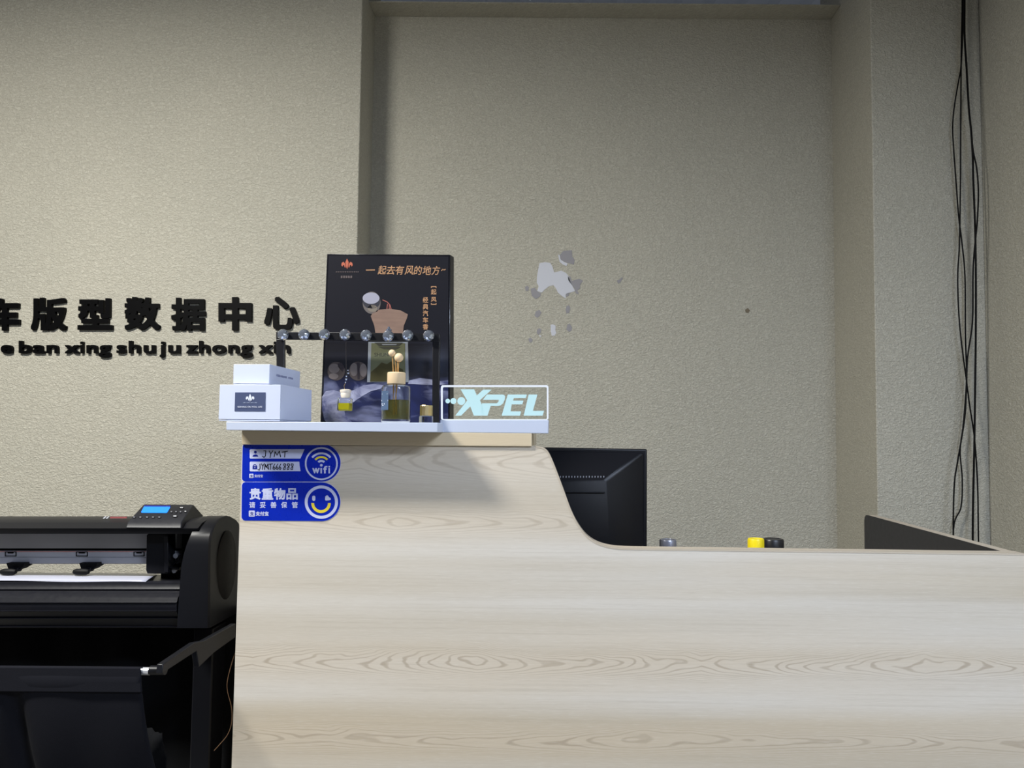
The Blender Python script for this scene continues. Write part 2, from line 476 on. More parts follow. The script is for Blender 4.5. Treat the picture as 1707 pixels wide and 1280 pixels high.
# ------------------------------------------------------------------ blue stickers
BLUE = mat('blue_sticker_print', (5, 36, 164), .28); SW = mat('white_sticker_print', (190, 194, 222), .4); SY = mat('yellow_sticker_print', (222, 200, 60), .4)
INK = mat('black_marker_ink', (12, 12, 22), .5); NAVY = mat('navy_sticker_print', (10, 30, 130), .4)
S = lambda X_, Y_: (390+X_/8, 720+Y_/8)
SL = lambda l: [S(*p) for p in l]
Y1 = YC - .0008; Y2 = Y1-.0004; Y3 = Y2-.0004
s1 = [(150+0, 158)] + [(1165+255*math.cos(math.radians(a)), 410+252*math.sin(math.radians(a))) for a in range(-90, 91, 6)] + [(150, 662), (125, 650), (108, 628), (112, 400), (116, 190), (128, 165)]
sg = thing('wifi_sticker', 'blue sticker with a wifi ring symbol and handwritten network name, upper of two on counter', 'sticker', U(*S(700, 660), Y1))
white_back = MB().flat(SL([(a + (a-760)*.008, b + (b-410)*.016) for a, b in s1]), Y1+.0003, SW).build('white_border', parent=sg)
MB().flat(SL(s1), Y1, BLUE, t=.0005).build('sticker_face', parent=sg)
mb = MB()
mb.flat(SL([(222,230),(940,230),(915,290),(885,355),(222,355),(210,345),(210,240)]), Y2, SW)
mb.flat(SL([(222,395),(872,395),(875,450),(888,522),(222,525),(210,515),(210,405)]), Y2, SW)
mb.build('name_field', parent=sg)
mb = MB()
c = S(1165, 422); ring(mb, c[0], c[1], 198/8, 220/8, Y2, SW)
c = S(1165, 442)
mb.flat(arcband(c[0], c[1], 145/8, 172/8, 220, 320), Y2, SW)
mb.flat(arcband(c[0], c[1], 94/8, 121/8, 222, 318), Y2, SY)
mb.flat(arcband(c[0], c[1], 42/8, 70/8, 225, 315), Y2, SW)
c = S(1165, 443); mb.flat(ell(c[0], c[1], 2.3), Y2, SW)
put_text(mb, 'w', (*S(1045, 480), *S(1142, 552)), Y2, SW, bold=.45)
mb.flat(SL([(1152,480),(1173,480),(1173,552),(1152,552)]), Y2, SW); put_text(mb, 'f', (*S(1190, 452), *S(1246, 552)), Y2, SW, bold=.45)
mb.flat(SL([(1260,480),(1280,480),(1280,552),(1260,552)]), Y2, SW); mb.flat(SL([(1260,452),(1280,452),(1280,470),(1260,470)]), Y2, SW)
mb.build('wifi_symbol', parent=sg, weld=False)
mb = MB()
c = S(285, 268); mb.flat(ell(c[0], c[1], 2.4), Y3, NAVY); c = S(285, 328); mb.flat(ell(c[0], c[1], 4.6, 3.6, 20, 180, 360), Y3, NAVY)
mb.flat(SL([(248,455),(308,455),(308,495),(248,495)]), Y3, NAVY); c = S(278, 455); mb.flat(arcband(c[0], c[1], 2.0, 3.2, 180, 360), Y3, NAVY); c = S(278, 475); mb.flat(ell(c[0], c[1], .9), Y3-.0003, SW)
mb.build('icon', parent=sg)
mb = MB()
W_ = 1.35
for st_ in ([(395,252),(425,250),(420,320),(400,338),(378,322)], [(468,250),(492,290)], [(520,248),(492,290),(482,340)], [(535,332),(548,262),(575,310),(605,255),(622,332)], [(642,268),(715,256)], [(682,262),(676,336)]):
    ribbon(mb, SL(st_), W_, Y3, INK)
for st_ in ([(345,425),(348,480),(335,508),(318,498)], [(365,422),(382,455)], [(405,420),(384,455),(378,500)], [(408,500),(416,430),(432,470),(452,428),(462,500)], [(412,450),(460,490)], [(465,430),(515,425)], [(490,428),(486,500)]):
    ribbon(mb, SL(st_), 1.25, Y3, INK)
for k in range(3):
    x = 520+k*40; ribbon(mb, SL([(x+26,425),(x+4,462),(x,490),(x+18,502),(x+28,484),(x+16,466),(x+4,474)]), 1.2, Y3, INK)
for k in range(3):
    x = 655+k*50; ribbon(mb, SL([(x+36,428),(x+14,422),(x+6,440),(x+30,468),(x+26,500),(x+6,502),(x+4,484),(x+34,450),(x+36,428)]), 1.25, Y3, INK)
mb.build('handwriting', parent=sg, weld=False)
mb = MB(); mb.flat(rrect(*S(204, 557), *S(260, 613), .8), Y2, SW); put_text(mb, '支付宝', (*S(272, 566), *S(386, 606)), Y2, SW, bold=.12)
put_text(mb, '支', (*S(214, 568), *S(250, 604)), Y3, NAVY, offset=.01)
mb.build('small_print', parent=sg, weld=False)

s2 = [(150, 668)] + [(1165+252*math.cos(math.radians(a)), 930+258*math.sin(math.radians(a))) for a in range(-90, 91, 6)] + [(145, 1180), (118, 1168), (102, 1140), (104, 930), (108, 705), (122, 680)]
sg = thing('valuables_sticker', 'blue sticker with a yellow smile in a white ring, lower of two on counter', 'sticker', U(*S(700, 1185), Y1))
MB().flat(SL([(a + (a-760)*.008, b + (b-932)*.016) for a, b in s2]), Y1+.0003, SW).build('white_border', parent=sg)
MB().flat(SL(s2), Y1, BLUE, t=.0005).build('sticker_face', parent=sg)
mb = MB(); c = S(1165, 935); ring(mb, c[0], c[1], 183/8, 222/8, Y2, SW)
mb.flat(rrect(*S(1043, 848), *S(1085, 918), 2.4), Y2, SW)
mb.flat(SL([(1222,915),(1215,900),(1218,862),(1228,848),(1244,844),(1258,852),(1264,868),(1284,878),(1293,892),(1288,906),(1260,912)]), Y2, SW)
c = S(1161, 950); mb.flat(arcband(c[0], c[1], 92/8, 130/8, -2, 182), Y2, SY)
mb.build('smile_symbol', parent=sg)
mb = MB()
for i, ch in enumerate('贵重物品'): put_text(mb, ch, (*S(207+i*164, 748), *S(207+i*164+152, 903)), Y2, SW, bold=.62)
mb.build('headline', parent=sg, weld=False)
mb = MB()
for i, ch in enumerate('请妥善保管'): put_text(mb, ch, (*S(203+i*142, 932), *S(203+i*142+80, 1014)), Y2, SW, bold=.16)
mb.flat(rrect(*S(198, 1047), *S(278, 1128), 1.2), Y2, SW); put_text(mb, '支付宝', (*S(290, 1060), *S(462, 1118)), Y2, SW, bold=.25)
put_text(mb, '支', (*S(212, 1062), *S(264, 1114)), Y3, NAVY, offset=.01)
mb.build('small_print', parent=sg, weld=False)

# ------------------------------------------------------------------ white display rack with crystal studs
WHT = mat('white_lacquer', (188, 196, 214), .35); BM = mat('black_powder_coat', (18, 18, 22), .35, bump=(600, .1, .0004))
YS = 1.485; YSb = 1.715
a, b, c_, d = U(377, 702.5, YS), U(729.5, 704.5, YS), U(729.5, 721.5, YS), U(377, 717.5, YS)
RTOP = max(a.z, b.z); c_.z = LT(c_.x) + .0003; d.z = LT(d.x) + .0003
rk = thing('display_rack', 'white display rack with a black bar of crystal studs, standing on the counter ledge', 'display rack', ((a.x+b.x)/2, YS+.06, bt1.z))
mb = MB(); mb.hexa([d, c_, b, a], [p + Vector((0, YSb-YS, 0)) for p in (d, c_, b, a)], WHT); mb.build('base', parent=rk, bevel=.0012)
YF = 1.688
def bar(mb, x0, y0, x1, y1, Y, t, m): mb.prism([(x0, y0), (x1, y0), (x1, y1), (x0, y1)], Y, t, m)
mb = MB(); mb.prism([(460, 552.5), (733, 556), (733, 569), (460, 565.5)], YF, .010, BM); mb.build('cross_bar', parent=rk, bevel=.0012)
for q in ([(460, 565), (473.5, 565), (474.5, 703), (462, 703)], [(721, 568), (733, 568), (731.5, 704), (720, 704)]):
    mb = MB(); mb.prism(q, YF, .010, BM); mb.build('post', parent=rk, bevel=.0012)
CR = mat('cut_crystal', (190, 198, 212), .03, .86)
CRg = mat('clear_cut_crystal', (250, 252, 255), .0, 0, trans=.85, ior=1.7)
studs = [(471.5, 558), (506.5, 557.5), (540.5, 557.5), (575, 558), (610, 559), (647, 560), (679.5, 559), (714.5, 559.5)]
for i, (px, py) in enumerate(studs):
    c = U(px, py, YF-.007); r = 9.6*YF/F
    mb = MB(); prof = [(0, -.75*r), (.42*r, -.72*r), (.78*r, -.45*r), (1.0*r, -.05*r), (.98*r, .08*r), (.5*r, .45*r), (0, .5*r)]
    vs = []; fs = []; seg = 11
    for k, (rr, h) in enumerate(prof):
        for j in range(seg):
            t = 2*PI*(j + (k % 2)*.5)/seg + i*.7
            vs.append(c + Vector((rr*math.cos(t), h, rr*math.sin(t))))
    for k in range(len(prof)-1):
        for j in range(seg):
            A, B_, D, E = k*seg+j, k*seg+(j+1) % seg, (k+1)*seg+j, (k+1)*seg+(j+1) % seg
            if k % 2 == 0: fs += [(A, B_, D), (B_, E, D)]
            else: fs += [(A, B_, E), (A, E, D)]
    mb.add(vs, fs, CR); mb.build('crystal_stud', parent=rk)
c = U(648, 549, YF+.003); mb = MB()
for dx, dz, r in ((0, 0, .0045), (-.004, -.002, .003), (.004, -.002, .0032), (0, .004, .003)):
    mb.lathe(c + Vector((dx, 0, dz)), [(0, -r), (.7*r, -.7*r), (r, 0), (.7*r, .7*r), (0, r)], 8, CR)
mb.build('crystal_flower', parent=rk)

# ------------------------------------------------------------------ poster box behind the rack
YPo = 1.735
FILM = mat('black_glossy_wrap', (16, 16, 22), .22, coat=.4)
po = thing('perfume_poster', 'tall black advertising board with orange characters, a silver ball and blue clouds', 'poster', (Xpx(645, YPo), YPo+.012, zB+.0005))
Lb, Rb = (533.2, 722), (751.5, 722)
q = [(545, 423), (750.5, 424.5), (750.0, 722), (533.2, 722)]
qq = [U(*p, YPo) for p in q]
for k in (2, 3): qq[k].z = LT(qq[k].x) + .0005
mb = MB(); mb.hexa(qq, [p + Vector((.006, .022, 0)) for p in qq], FILM); mb.build('board', parent=po, bevel=.001)
# printed face: night sky above, blue swirling clouds below
m, b, x, y, z = begin('poster_print', .3, .5)
b.inputs['Coat Weight'].default_value = .3
z0 = Zpx(636, YPo, 640); z1 = Zpx(703, YPo, 640)
nz = noise(combine(x*6, y, z*13), 1.6, 4, .55, 1.2); nz2 = noise(combine(x*5+3, y, z*10), 1.3, 3, .5, 1.5)
lowm = clamp((z0 + .012*1 - z + (nz2-.5)*.05)*55)
cloud = clamp((nz - .47)*6)
bl_ = mix(cloud, (30, 36, 74), (104, 108, 138))
xq = clamp((Xpx(728, YPo) - x)*12)
bl_ = mix(clamp((nz2-.45)*5)*.8, bl_, (18, 20, 40))
hz = gauss((z - Zpx(605, YPo, 720))/.035)*gauss((x - Xpx(720, YPo))/.04)
sky = mix(hz*.4, (25, 25, 32), (84, 90, 108))
edge = clamp((x - Xpx(545, YPo))*30)
col = mix(lowm, sky, bl_)
X.nt.links.new(col, b.inputs['Base Color']); PRN = m
mb = MB(); fq = [(548, 426), (747.5, 427.5), (747.0, 716), (537, 716)]
mb.flat(fq, YPo-.0006, PRN); mb.build('printed_face', parent=po)
P1, P2, P3, P4 = YPo-.0012, YPo-.0016, YPo-.0020, YPo-.0024
ORN = mat('orange_print', (170, 130, 96), .45); LOG = mat('orange_logo_print', (170, 92, 70), .45); GRY = mat('faint_grey_print', (82, 72, 72), .5)
def fleur(mb, cx, cy, s, Y, m):
    mb.flat([(cx, cy-s*1.0), (cx+s*.30, cy-s*.35), (cx+s*.16, cy+s*.35), (cx, cy+s*.85), (cx-s*.16, cy+s*.35), (cx-s*.30, cy-s*.35)], Y, m)
    for k in (-1, 1):
        mb.flat([(cx+k*s*.22, cy+s*.35), (cx+k*s*.36, cy-s*.15), (cx+k*s*.62, cy-s*.45), (cx+k*s*.92, cy-s*.25), (cx+k*s*1.0, cy+s*.15), (cx+k*s*.80, cy+s*.42), (cx+k*s*.70, cy+s*.15), (cx+k*s*.52, cy+s*.12), (cx+k*s*.42, cy+s*.5), (cx+k*s*.3, cy+s*.62)], Y, m)
mb = MB(); fleur(mb, 578.5, 440.5, 9.5, P1, LOG); mb.build('logo', parent=po)
mb = MB()
x = 561
rr_ = random.Random(3)
for x in range(560, 598, 3): mb.flat([(x, 452.5), (x+2, 452.3), (x+2, 454), (x, 454.2)], P1, GRY)
for x in range(568, 588, 4): mb.flat([(x, 459.5), (x+3, 459.5), (x+3, 463.5), (x, 463.5)], P1, GRY)
mb.build('small_print', parent=po)
mb = MB(); mb.flat([(610, 449.3), (625, 449.0), (625, 450.8), (610, 451)], P1, ORN)
for i, ch in enumerate('起去有风的地方'):
    x = 629.5 + i*14.95; y = 442.5 + i*.12
    put_text(mb, ch, (x, y, x+14.6, y+15), P1, ORN, bold=.18, shear=.18)
ribbon(mb, [(736, 451), (738, 449), (740, 450), (742.5, 449)], 1.5, P1, ORN)
mb.build('headline', parent=po, weld=False)
mb = MB()
mb.flat([(718.5,477),(727.5,477),(727.5,480),(726.3,480),(726.3,478.5),(719.7,478.5),(719.7,480),(718.5,480)], P1, ORN)
mb.flat([(718.5,508),(727.5,508),(727.5,505),(726.3,505),(726.3,506.5),(719.7,506.5),(719.7,505),(718.5,505)], P1, ORN)
put_text(mb, '起', (718.5, 482, 727.5, 491), P1, ORN, bold=.2); put_text(mb, '风', (718.5, 495, 727.5, 503), P1, ORN, bold=.2)
for i, ch in enumerate('经典汽车香'): put_text(mb, ch, (704.8, 495 + i*11.2, 713.8, 504.5 + i*11.2), P1, ORN, bold=.2)
mb.build('vertical_lettering', parent=po, weld=False)
# picture of the silver ball
SB1 = mat('print_silver_white', (150, 150, 164), .4); SB2 = mat('print_silver_dark', (50, 50, 58), .4); SB3 = mat('print_silver_grey', (98, 92, 90), .4)
mb = MB(); mb.flat(ell(619.5, 504.5, 15, 18.5), P1, SB3); mb.flat(ell(619, 501.5, 14.6, 13), P2, SB2); mb.flat(ell(618.5, 497, 14, 9.5), P3, SB1)
mb.flat(ell(621, 514, 8, 6), P2, mat('print_silver_tan', (120, 112, 102), .4))
mb.build('printed_ball', parent=po)
# picture of the wooden cap with its cord
m, b, x, y, z = begin('print_wood_cap', .4); n_ = noise(combine(x*30, y, z*160), 1.0, 3)
X.nt.links.new(mix(n_, (112, 90, 80), (138, 114, 100)), b.inputs['Base Color']); WC = m
mb = MB(); mb.flat([(618, 527), (622, 520), (633, 516), (650, 514.5), (668, 517.5), (680, 524), (678, 531), (673, 543), (671.5, 556.5), (626, 556.5), (624, 543)], P1, WC)
RD = mat('print_red_cord', (150, 84, 76), .5)
ribbon(mb, [(638, 500), (645, 503), (650, 508), (652, 515)], 1.4, P1, RD); ribbon(mb, [(646, 507), (645, 515)], 1.4, P1, RD); ribbon(mb, [(649, 507), (649, 515)], 1.2, P1, RD)
mb.build('printed_cap', parent=po)
# picture of the glass bottle
G1 = mat('print_pale_glass', (124, 128, 134), .35); G2 = mat('print_green_glass', (92, 94, 72), .35); G3 = mat('print_olive_liquid', (62, 58, 34), .35); G4 = mat('print_dark_glass', (60, 60, 54), .35)
mb = MB(); mb.flat([(614, 570), (680, 570), (681.5, 637), (612, 637)], P1, G1)
mb.flat([(619, 572), (675, 572), (676, 636), (617, 636)], P2, G2)
mb.flat([(617, 636), (618, 620), (628, 612), (636, 604), (645, 607), (652, 602), (660, 610), (672, 616), (676, 636)], P3, G3)
mb.flat([(624, 571), (672, 571), (664, 577), (632, 577)], P3, G4); mb.flat([(630, 578), (668, 578), (660, 582), (640, 582)], P3, G4); mb.flat([(636, 573.5), (662, 573.5), (660, 575), (638, 575)], P4, G1)
put_text(mb, 'SHUNYI', (624, 588, 655, 594), P3, G4, offset=.01)
mb.build('printed_bottle', parent=po, weld=False)
# picture of two metal balls
B1 = mat('print_bronze_light', (104, 96, 94), .4); B2 = mat('print_bronze_dark', (48, 42, 46), .4); B3 = mat('print_bronze_mid', (72, 64, 62), .4)
mb = MB(); mb.flat(ell(560.5, 618.5, 14.5, 15.5), P1, B3); mb.flat(ell(557, 614, 9, 8), P2, B1); mb.flat([(563, 606), (569, 604), (574, 612), (571, 620), (564, 612)], P2, B2); mb.flat(ell(556, 627, 8, 5), P2, B1)
mb.flat(ell(597, 618.5, 15.5, 15.8), P1, B3); mb.flat(ell(590, 616, 6.5, 11), P2, B1); mb.flat(ell(605.5, 617, 6, 11), P2, B1); mb.flat([(595, 604), (600, 604), (599, 632), (596, 632)], P3, B2)
mb.build('printed_metal_balls', parent=po)
# printed swirl of pale cloud
m, b, x, y, z = begin('print_cloud', .35); n_ = noise(combine(x*14, y, z*26), 1.0, 4, .6, 1.0)
X.nt.links.new(mix(clamp((n_-.36)*3.5), (64, 68, 104), (158, 160, 182)), b.inputs['Base Color']); CL = m
mb = MB()
mb.flat([(537,661),(543,652),(556,650),(572,655),(590,650),(606,642),(622,640),(640,642),(634,648),(618,652),(604,660),(592,668),(582,676),(574,684),(576,694),(590,706),(600,714),(552,714),(541,700),(537,684)], P1, CL)
mb.flat([(682,634),(700,630),(718,632),(733,635),(747,634),(747,640),(728,642),(704,641),(690,640),(680,640)], P1, CL)
mb.flat([(537,700),(541,700),(552,714),(535.5,714)], P2, mat('print_black', (18, 18, 26), .3))
mb.build('printed_clouds', parent=po)

# ------------------------------------------------------------------ white gift boxes
BOXW = mat('white_box_card', (198, 205, 226), .55); LAB = mat('slate_label', (66, 76, 108), .5); LW = mat('label_white_print', (215, 220, 235), .5); LG = mat('box_grey_print', (130, 136, 170), .5)
def carton(name, label, front, Y, depth, lidpx, grp=None, yaw=0.0):
    f4 = [U(px, py, Y) for px, py in front]     # tl, tr, br, bl
    base = (f4[2]+f4[3])/2
    zb = min(f4[2].z, f4[3].z)
    t = thing(name, label, 'box', (base.x, Y+depth/2, zb), 'white cardboard boxes on the display rack')
    sh = Vector((yaw*depth, depth, 0))
    bk = [p + sh for p in f4]
    return t, f4, sh
g = 'white cardboard boxes on the display rack'
def mkbox(t, f4, sh, lid=.62):
    tl_, tr_, br_, bl_ = f4
    ml, mr = tl_.lerp(bl_, lid), tr_.lerp(br_, lid)
    mb = MB(); mb.hexa([p for p in (ml, mr, br_, bl_)], [p + sh for p in (ml, mr, br_, bl_)], BOXW); mb.build('tray', parent=t, bevel=.0006)
    e = .0008
    o = [tl_ + Vector((-e, -e, 0)), tr_ + Vector((e, -e, 0)), mr + Vector((e, -e, .0006)), ml + Vector((-e, -e, .0006))]
    bk = [p + sh + Vector((0, 2*e, 0)) for p in o]
    mb = MB(); mb.hexa(o, bk, BOXW); mb.build('lid', parent=t, bevel=.0008)
YX = 1.49
t, f4, sh = carton('gift_box', 'larger white gift box with a dark slate label, lower of the two stacked boxes', [(367.5, 641), (467.5, 641), (466.5, 702), (365, 700)], YX, .185, 0)
f4[2].z = f4[3].z = zsh_l = RTOP + .0004
mkbox(t, f4, sh, .965)
mb = MB(); mb.flat([(392, 654), (442.5, 654), (442, 685.5), (391, 685.2)], YX-.0016, LAB, .0008); lb = mb.build('paper_label', parent=t)
mb = MB(); fleur(mb, 416.8, 663.5, 7.2, YX-.0022, LW)
put_text(mb, 'SERVING ON YOU, LIFE', (396, 676.8, 437, 680), YX-.0022, LW, offset=.02)
for x in range(405, 428, 2): mb.flat([(x, 671+.5*math.sin(x)), (x+1.4, 670.7+.5*math.sin(x)), (x+1.4, 671.6), (x, 672)], YX-.0022, mat('label_script', (150, 160, 185), .5))
mb.build('label_print', parent=lb, weld=False)
t, g4, sh2 = carton('gift_box', 'smaller white gift box, stacked on top of the box with the slate label', [(390.5, 607), (449.5, 607), (448.3, 639.5), (389.5, 639.5)], 1.505, .175, 0)
zz_ = (f4[0].z+f4[1].z)/2 + .0006
g4[2].z = g4[3].z = zz_
f4b = f4
mkbox(t, g4, sh2, .965)
# faint print on its side: strip of little marks on the right-hand face
mb = MB()
xr_ = (g4[1].x+g4[2].x)/2 + .0012; rr_ = random.Random(5)
for i in range(13):
    if i == 8: continue
    y = 1.505 + .035 + i*.0075; zc = g4[1].z - .020
    mb.box((xr_, y, zc-.0016-rr_.random()*.0006), (xr_+.0003, y+.005, zc+.0018+rr_.random()*.0008), LG)
mb.build('side_print', parent=t)

# ------------------------------------------------------------------ illuminated acrylic sign
YG = 1.556
sgn = thing('acrylic_sign', 'clear acrylic light sign with glowing pale blue letters on a white base', 'sign', (Xpx(824, YG), YG+.03, bt1.z))
f4 = [U(734.0, 699.5, YG), U(914.5, 700, YG), U(914.0, 720.5, YG), U(733.0, 720.5, YG)]
zr_ = bt0.z + (bt1.z-bt0.z)*.85
for p in f4[2:]: p.z = LT(p.x) + .0003
mb = MB(); mb.hexa(f4, [p + Vector((0, .05, 0)) for p in f4], WHT); mb.build('base', parent=sgn, bevel=.0012)
YA = YG + .022
ACR = bpy.data.materials.new('clear_acrylic'); ACR.use_nodes = True; MATS['clear_acrylic'] = ACR; X.nt = ACR.node_tree
b = ACR.node_tree.nodes['Principled BSDF']; b.inputs['Base Color'].default_value = (.92, .95, .95, 1); b.inputs['Roughness'].default_value = .04
b.inputs['Transmission Weight'].default_value = 1; b.inputs['IOR'].default_value = 1.12
EM = mat('lit_frosted_engraving', (96, 116, 120), .5, emit=(190, 228, 236), estr=.72)
EM2 = mat('lit_acrylic_edge', (120, 124, 130), .4, emit=(226, 234, 246), estr=.72)
pl = rrect(735, 642, 914.3, 702, 3.5)
mb = MB(); mb.prism(pl, YA, .004, ACR); mb.build('acrylic_plate', parent=sgn)
outer = rrect(735, 642, 914.3, 699.8, 3.5); inner = rrect(737.6, 645, 911.6, 698.6, 2.2)
mb = MB(); n = len(outer)
for i in range(n):
    j = (i+1) % n; mb.flat([outer[i], outer[j], inner[j], inner[i]], YA-.0008, EM2, .0056)
mb.build('glowing_edge', parent=sgn, weld=False)
Xs = lambda l: [(600+a/5.173, 530+b/5.173) for a, b in l]
mb = MB()
YQ = YA-.0008
mb.flat(Xs([(868,615),(982,615),(1010,680),(1045,662),(1080,632),(1030,618),(1135,618),(1120,634),(1045,700),(1070,660),(1062,690),(1025,712),(1040,842),(978,842),(945,755),(900,842),(825,842),(935,715)]) if False else Xs([(868,615),(985,615),(1008,668),(1062,618),(1135,618),(1035,708),(1078,820),(1062,842),(982,842),(952,762),(872,842),(822,842),(925,712)]), YQ, EM)
mb.flat(Xs([(1095,660),(1235,660),(1252,672),(1250,700),(1235,735),(1215,752),(1195,758),(1128,758),(1100,842),(1060,842),(1045,820),(1052,735),(1180,735),(1195,722),(1198,705),(1060,705)]), YQ, EM)
mb.flat(Xs([(1275,660),(1440,660),(1430,690),(1328,690),(1320,712),(1410,712),(1400,745),(1308,745),(1300,805),(1390,805),(1380,842),(1222,842)]), YQ, EM)
mb.flat(Xs([(1455,660),(1530,660),(1492,800),(1588,800),(1575,842),(1412,842)]), YQ, EM)
for cx, r in ((757, 20), (806, 26), (874, 34)):
    c = Xs([(cx, 716)])[0]; mb.flat(ell(c[0], c[1], r/5.173), YQ, EM)
mb.build('glowing_letters', parent=sgn, weld=False)

# ------------------------------------------------------------------ perfume bottles
GL = mat('clear_glass', (246, 250, 250), .01, 0, trans=1, ior=1.3)
LQ = mat('olive_scented_liquid', (178, 168, 84), .02, 0, trans=.85, ior=1.1)
LY = mat('yellow_scented_liquid', (216, 206, 40), .05, 0, trans=.35, ior=1.2)
WD = mat('pale_turned_wood', (222, 196, 158), .55, bump=(300, .15, .0005)); WD2 = mat('cream_wood', (226, 214, 196), .55)
GD = mat('polished_gold', (240, 216, 160), .3, 1); TW = mat('brown_reed', (166, 128, 76), .7)
k15 = lambda Y: Y/F
# reed diffuser
Yd = 1.545
zsurf = U(660, 703.6, YS).z
b0_ = U(659.5, 703, Yd); cz = zsurf + .0005
kk = k15(Yd); H = lambda py: U(659.5, py, Yd).z
df = thing('reed_diffuser', 'clear glass diffuser bottle with a wooden collar and two wooden balls on twigs', 'diffuser', (b0_.x, Yd, cz))
R = 23.8*kk
o_ = [(0, cz+.0001), (R*.96, cz+.0001), (R, cz+.003), (R, H(648)), (R*.93, H(643.5)), (R*.62, H(641)), (R*.58, H(638)), (R*.58, H(630))]
i_ = [(r-.0022, h) for r, h in o_[2:]][::-1]
i_[-1] = (R-.0022, cz+.006)
mb = MB(); mb.lathe((b0_.x, Yd, 0), o_ + [(R*.58-.0022, H(630))] + i_[1:] + [(0, cz+.006)], 40, GL); mb.build('glass_bottle', parent=df, smooth=40)
mb = MB(); r2 = R-.0026; mb.lathe((b0_.x, Yd, 0), [(0, cz+.0064), (r2, cz+.0064), (r2, H(667)), (0, H(667))], 40, LQ); mb.build('liquid', parent=df, smooth=40)
mb = MB(); r3 = 15*kk; mb.lathe((b0_.x, Yd, 0), [(0, H(640)), (r3*.97, H(640)), (r3, H(639)), (r3, H(622)), (r3*.93, H(620.8)), (0, H(620.8))], 36, WD); mb.build('wooden_collar', parent=df, smooth=40)
for (bx, by, rb, tx) in ((653.5, 588.5, 6.0, 657), (665, 596, 7.6, 661)):
    p = U(bx, by, Yd); q_ = U(tx, 640, Yd); q_.z = H(655)
    rd = MB(); rd.tube([p, p.lerp(q_, .5) + Vector((.001, 0, 0)), q_], .0011, 8, TW)
    rd = rd.build('twig', parent=df, smooth=40)
    rr = rb*kk; mb = MB(); mb.lathe(p, [(0, -rr), (.38*rr, -.92*rr), (.7*rr, -.71*rr), (.92*rr, -.38*rr), (rr, 0), (.92*rr, .38*rr), (.7*rr, .71*rr), (.38*rr, .92*rr), (0, rr)], 24, WD)
    mb.build('wooden_ball', parent=df, smooth=50)
for tx, bx in ((655, 657), (663, 659), (659, 662)):
    MB().tube([U(tx, 598, Yd), Vector((U(bx, 640, Yd).x, Yd, H(690)))], .0009, 8, TW).build('twig', parent=df, smooth=40)
SBL = mat('grey_blue_label', (70, 90, 118), .5)
mb = MB()
def onbottle(px, py, dr): 
    xx = (px-659.5)*kk; return Vector((b0_.x+xx, Yd - math.sqrt(max(0, (R+dr)**2 - xx*xx)), H(py)))
xsl = [637, 640, 643, 646, 649, 652]
vs = [onbottle(px, py, .0003) for px in xsl for py in (653, 684)]
mb.add(vs, [(2*i, 2*i+2, 2*i+3, 2*i+1) for i in range(len(xsl)-1)], SBL); lb = mb.build('paper_label', parent=df, smooth=60)
mb = MB()
for x0_, x1_, y0_, y1_ in ((639, 650, 657, 658.2), (638, 651.5, 667.5, 669.3), (639, 645, 673, 675), (640, 643, 676, 677)):
    v_ = [onbottle(x0_, y0_, .0006), onbottle(x1_, y0_, .0006), onbottle(x1_, y1_, .0006), onbottle(x0_, y1_, .0006)]; mb.add(v_, [(0, 1, 2, 3)], LW)
mb.build('label_print', parent=lb)
# gold capped vial
Yv = 1.545; kk = k15(Yv); p = U(710.2, 703, Yv); H = lambda py: U(710.2, py, Yv).z; cz2 = zsurf + .0005
vi = thing('perfume_vial', 'small clear vial with a shiny gold cap at the right end of the rack', 'bottle', (p.x, Yv, cz2))
R = 11.5*kk
mb = MB(); mb.lathe((p.x, Yv, 0), [(0, cz2), (R, cz2), (R*1.02, cz2+.002), (R, H(694)), (R*.75, H(691)), (0, H(691))], 30, GL); mb.build('glass_bottle', parent=vi, smooth=40)
mb = MB(); mb.lathe((p.x, Yv, 0), [(0, H(693)), (R*.93, H(693)), (R*.93, H(677)), (R*.88, H(675.6)), (0, H(675.6))], 12, GD); mb.build('cap', parent=vi, smooth=20)
# hanging car perfume
Yh = 1.678; kk = k15(Yh); hx = 575.5; H = lambda py: U(hx, py, Yh).z; p = U(hx, 684, Yh)
hb = thing('hanging_perfume', 'tiny square perfume bottle with a white wooden cap, hanging from the black bar', 'bottle', (p.x, Yh, H(684.5)))
MB().tube([U(577, 570, Yh), U(577, 600, Yh), U(577.5, 634, Yh)], .0007, 6, mat('dark_cord', (30, 26, 30), .7)).build('cord', parent=hb)
mb = MB()
for py, px, r in ((622, 580.5, 2.0), (627, 577.5, 1.6), (632, 577, 2.2), (637, 576, 1.5), (617, 580, 1.3)):
    r *= kk; mb.lathe(U(px, py, Yh), [(0, -r), (.7*r, -.7*r), (r, 0), (.7*r, .7*r), (0, r)], 8, CR)
mb.build('bead', parent=hb)
pts = [U(576, 638, Yh), U(573.5, 643, Yh), U(574.5, 650, Yh)]; MB().tube(pts, .0006, 6, GD).build('hook', parent=hb)
mb = MB(); r = 9.2*kk
mb.lathe((p.x, Yh, 0), [(0, H(649)), (r*.6, H(649)), (r, H(650)), (r, H(653)), (r*.86, H(655)), (r*.9, H(658)), (r*.72, H(663)), (0, H(663))], 26, WD2); mb.build('wooden_cap', parent=hb, smooth=35)
def sq(x0, x1, y0, y1, dy): return (U(x0, 660, Yh).x, Yh-dy, H(y1)), (U(x1, 660, Yh).x, Yh+dy, H(y0))
q0, q1 = sq(564.5, 586.5, 663, 685, .0125); mb = MB(); mb.box(q0, q1, GL); mb.build('glass_bottle', parent=hb, bevel=.003)
q0, q1 = sq(566.8, 584.2, 672, 683.2, .0105); mb = MB(); mb.box(q0, q1, LY); mb.build('liquid', parent=hb, bevel=.001)

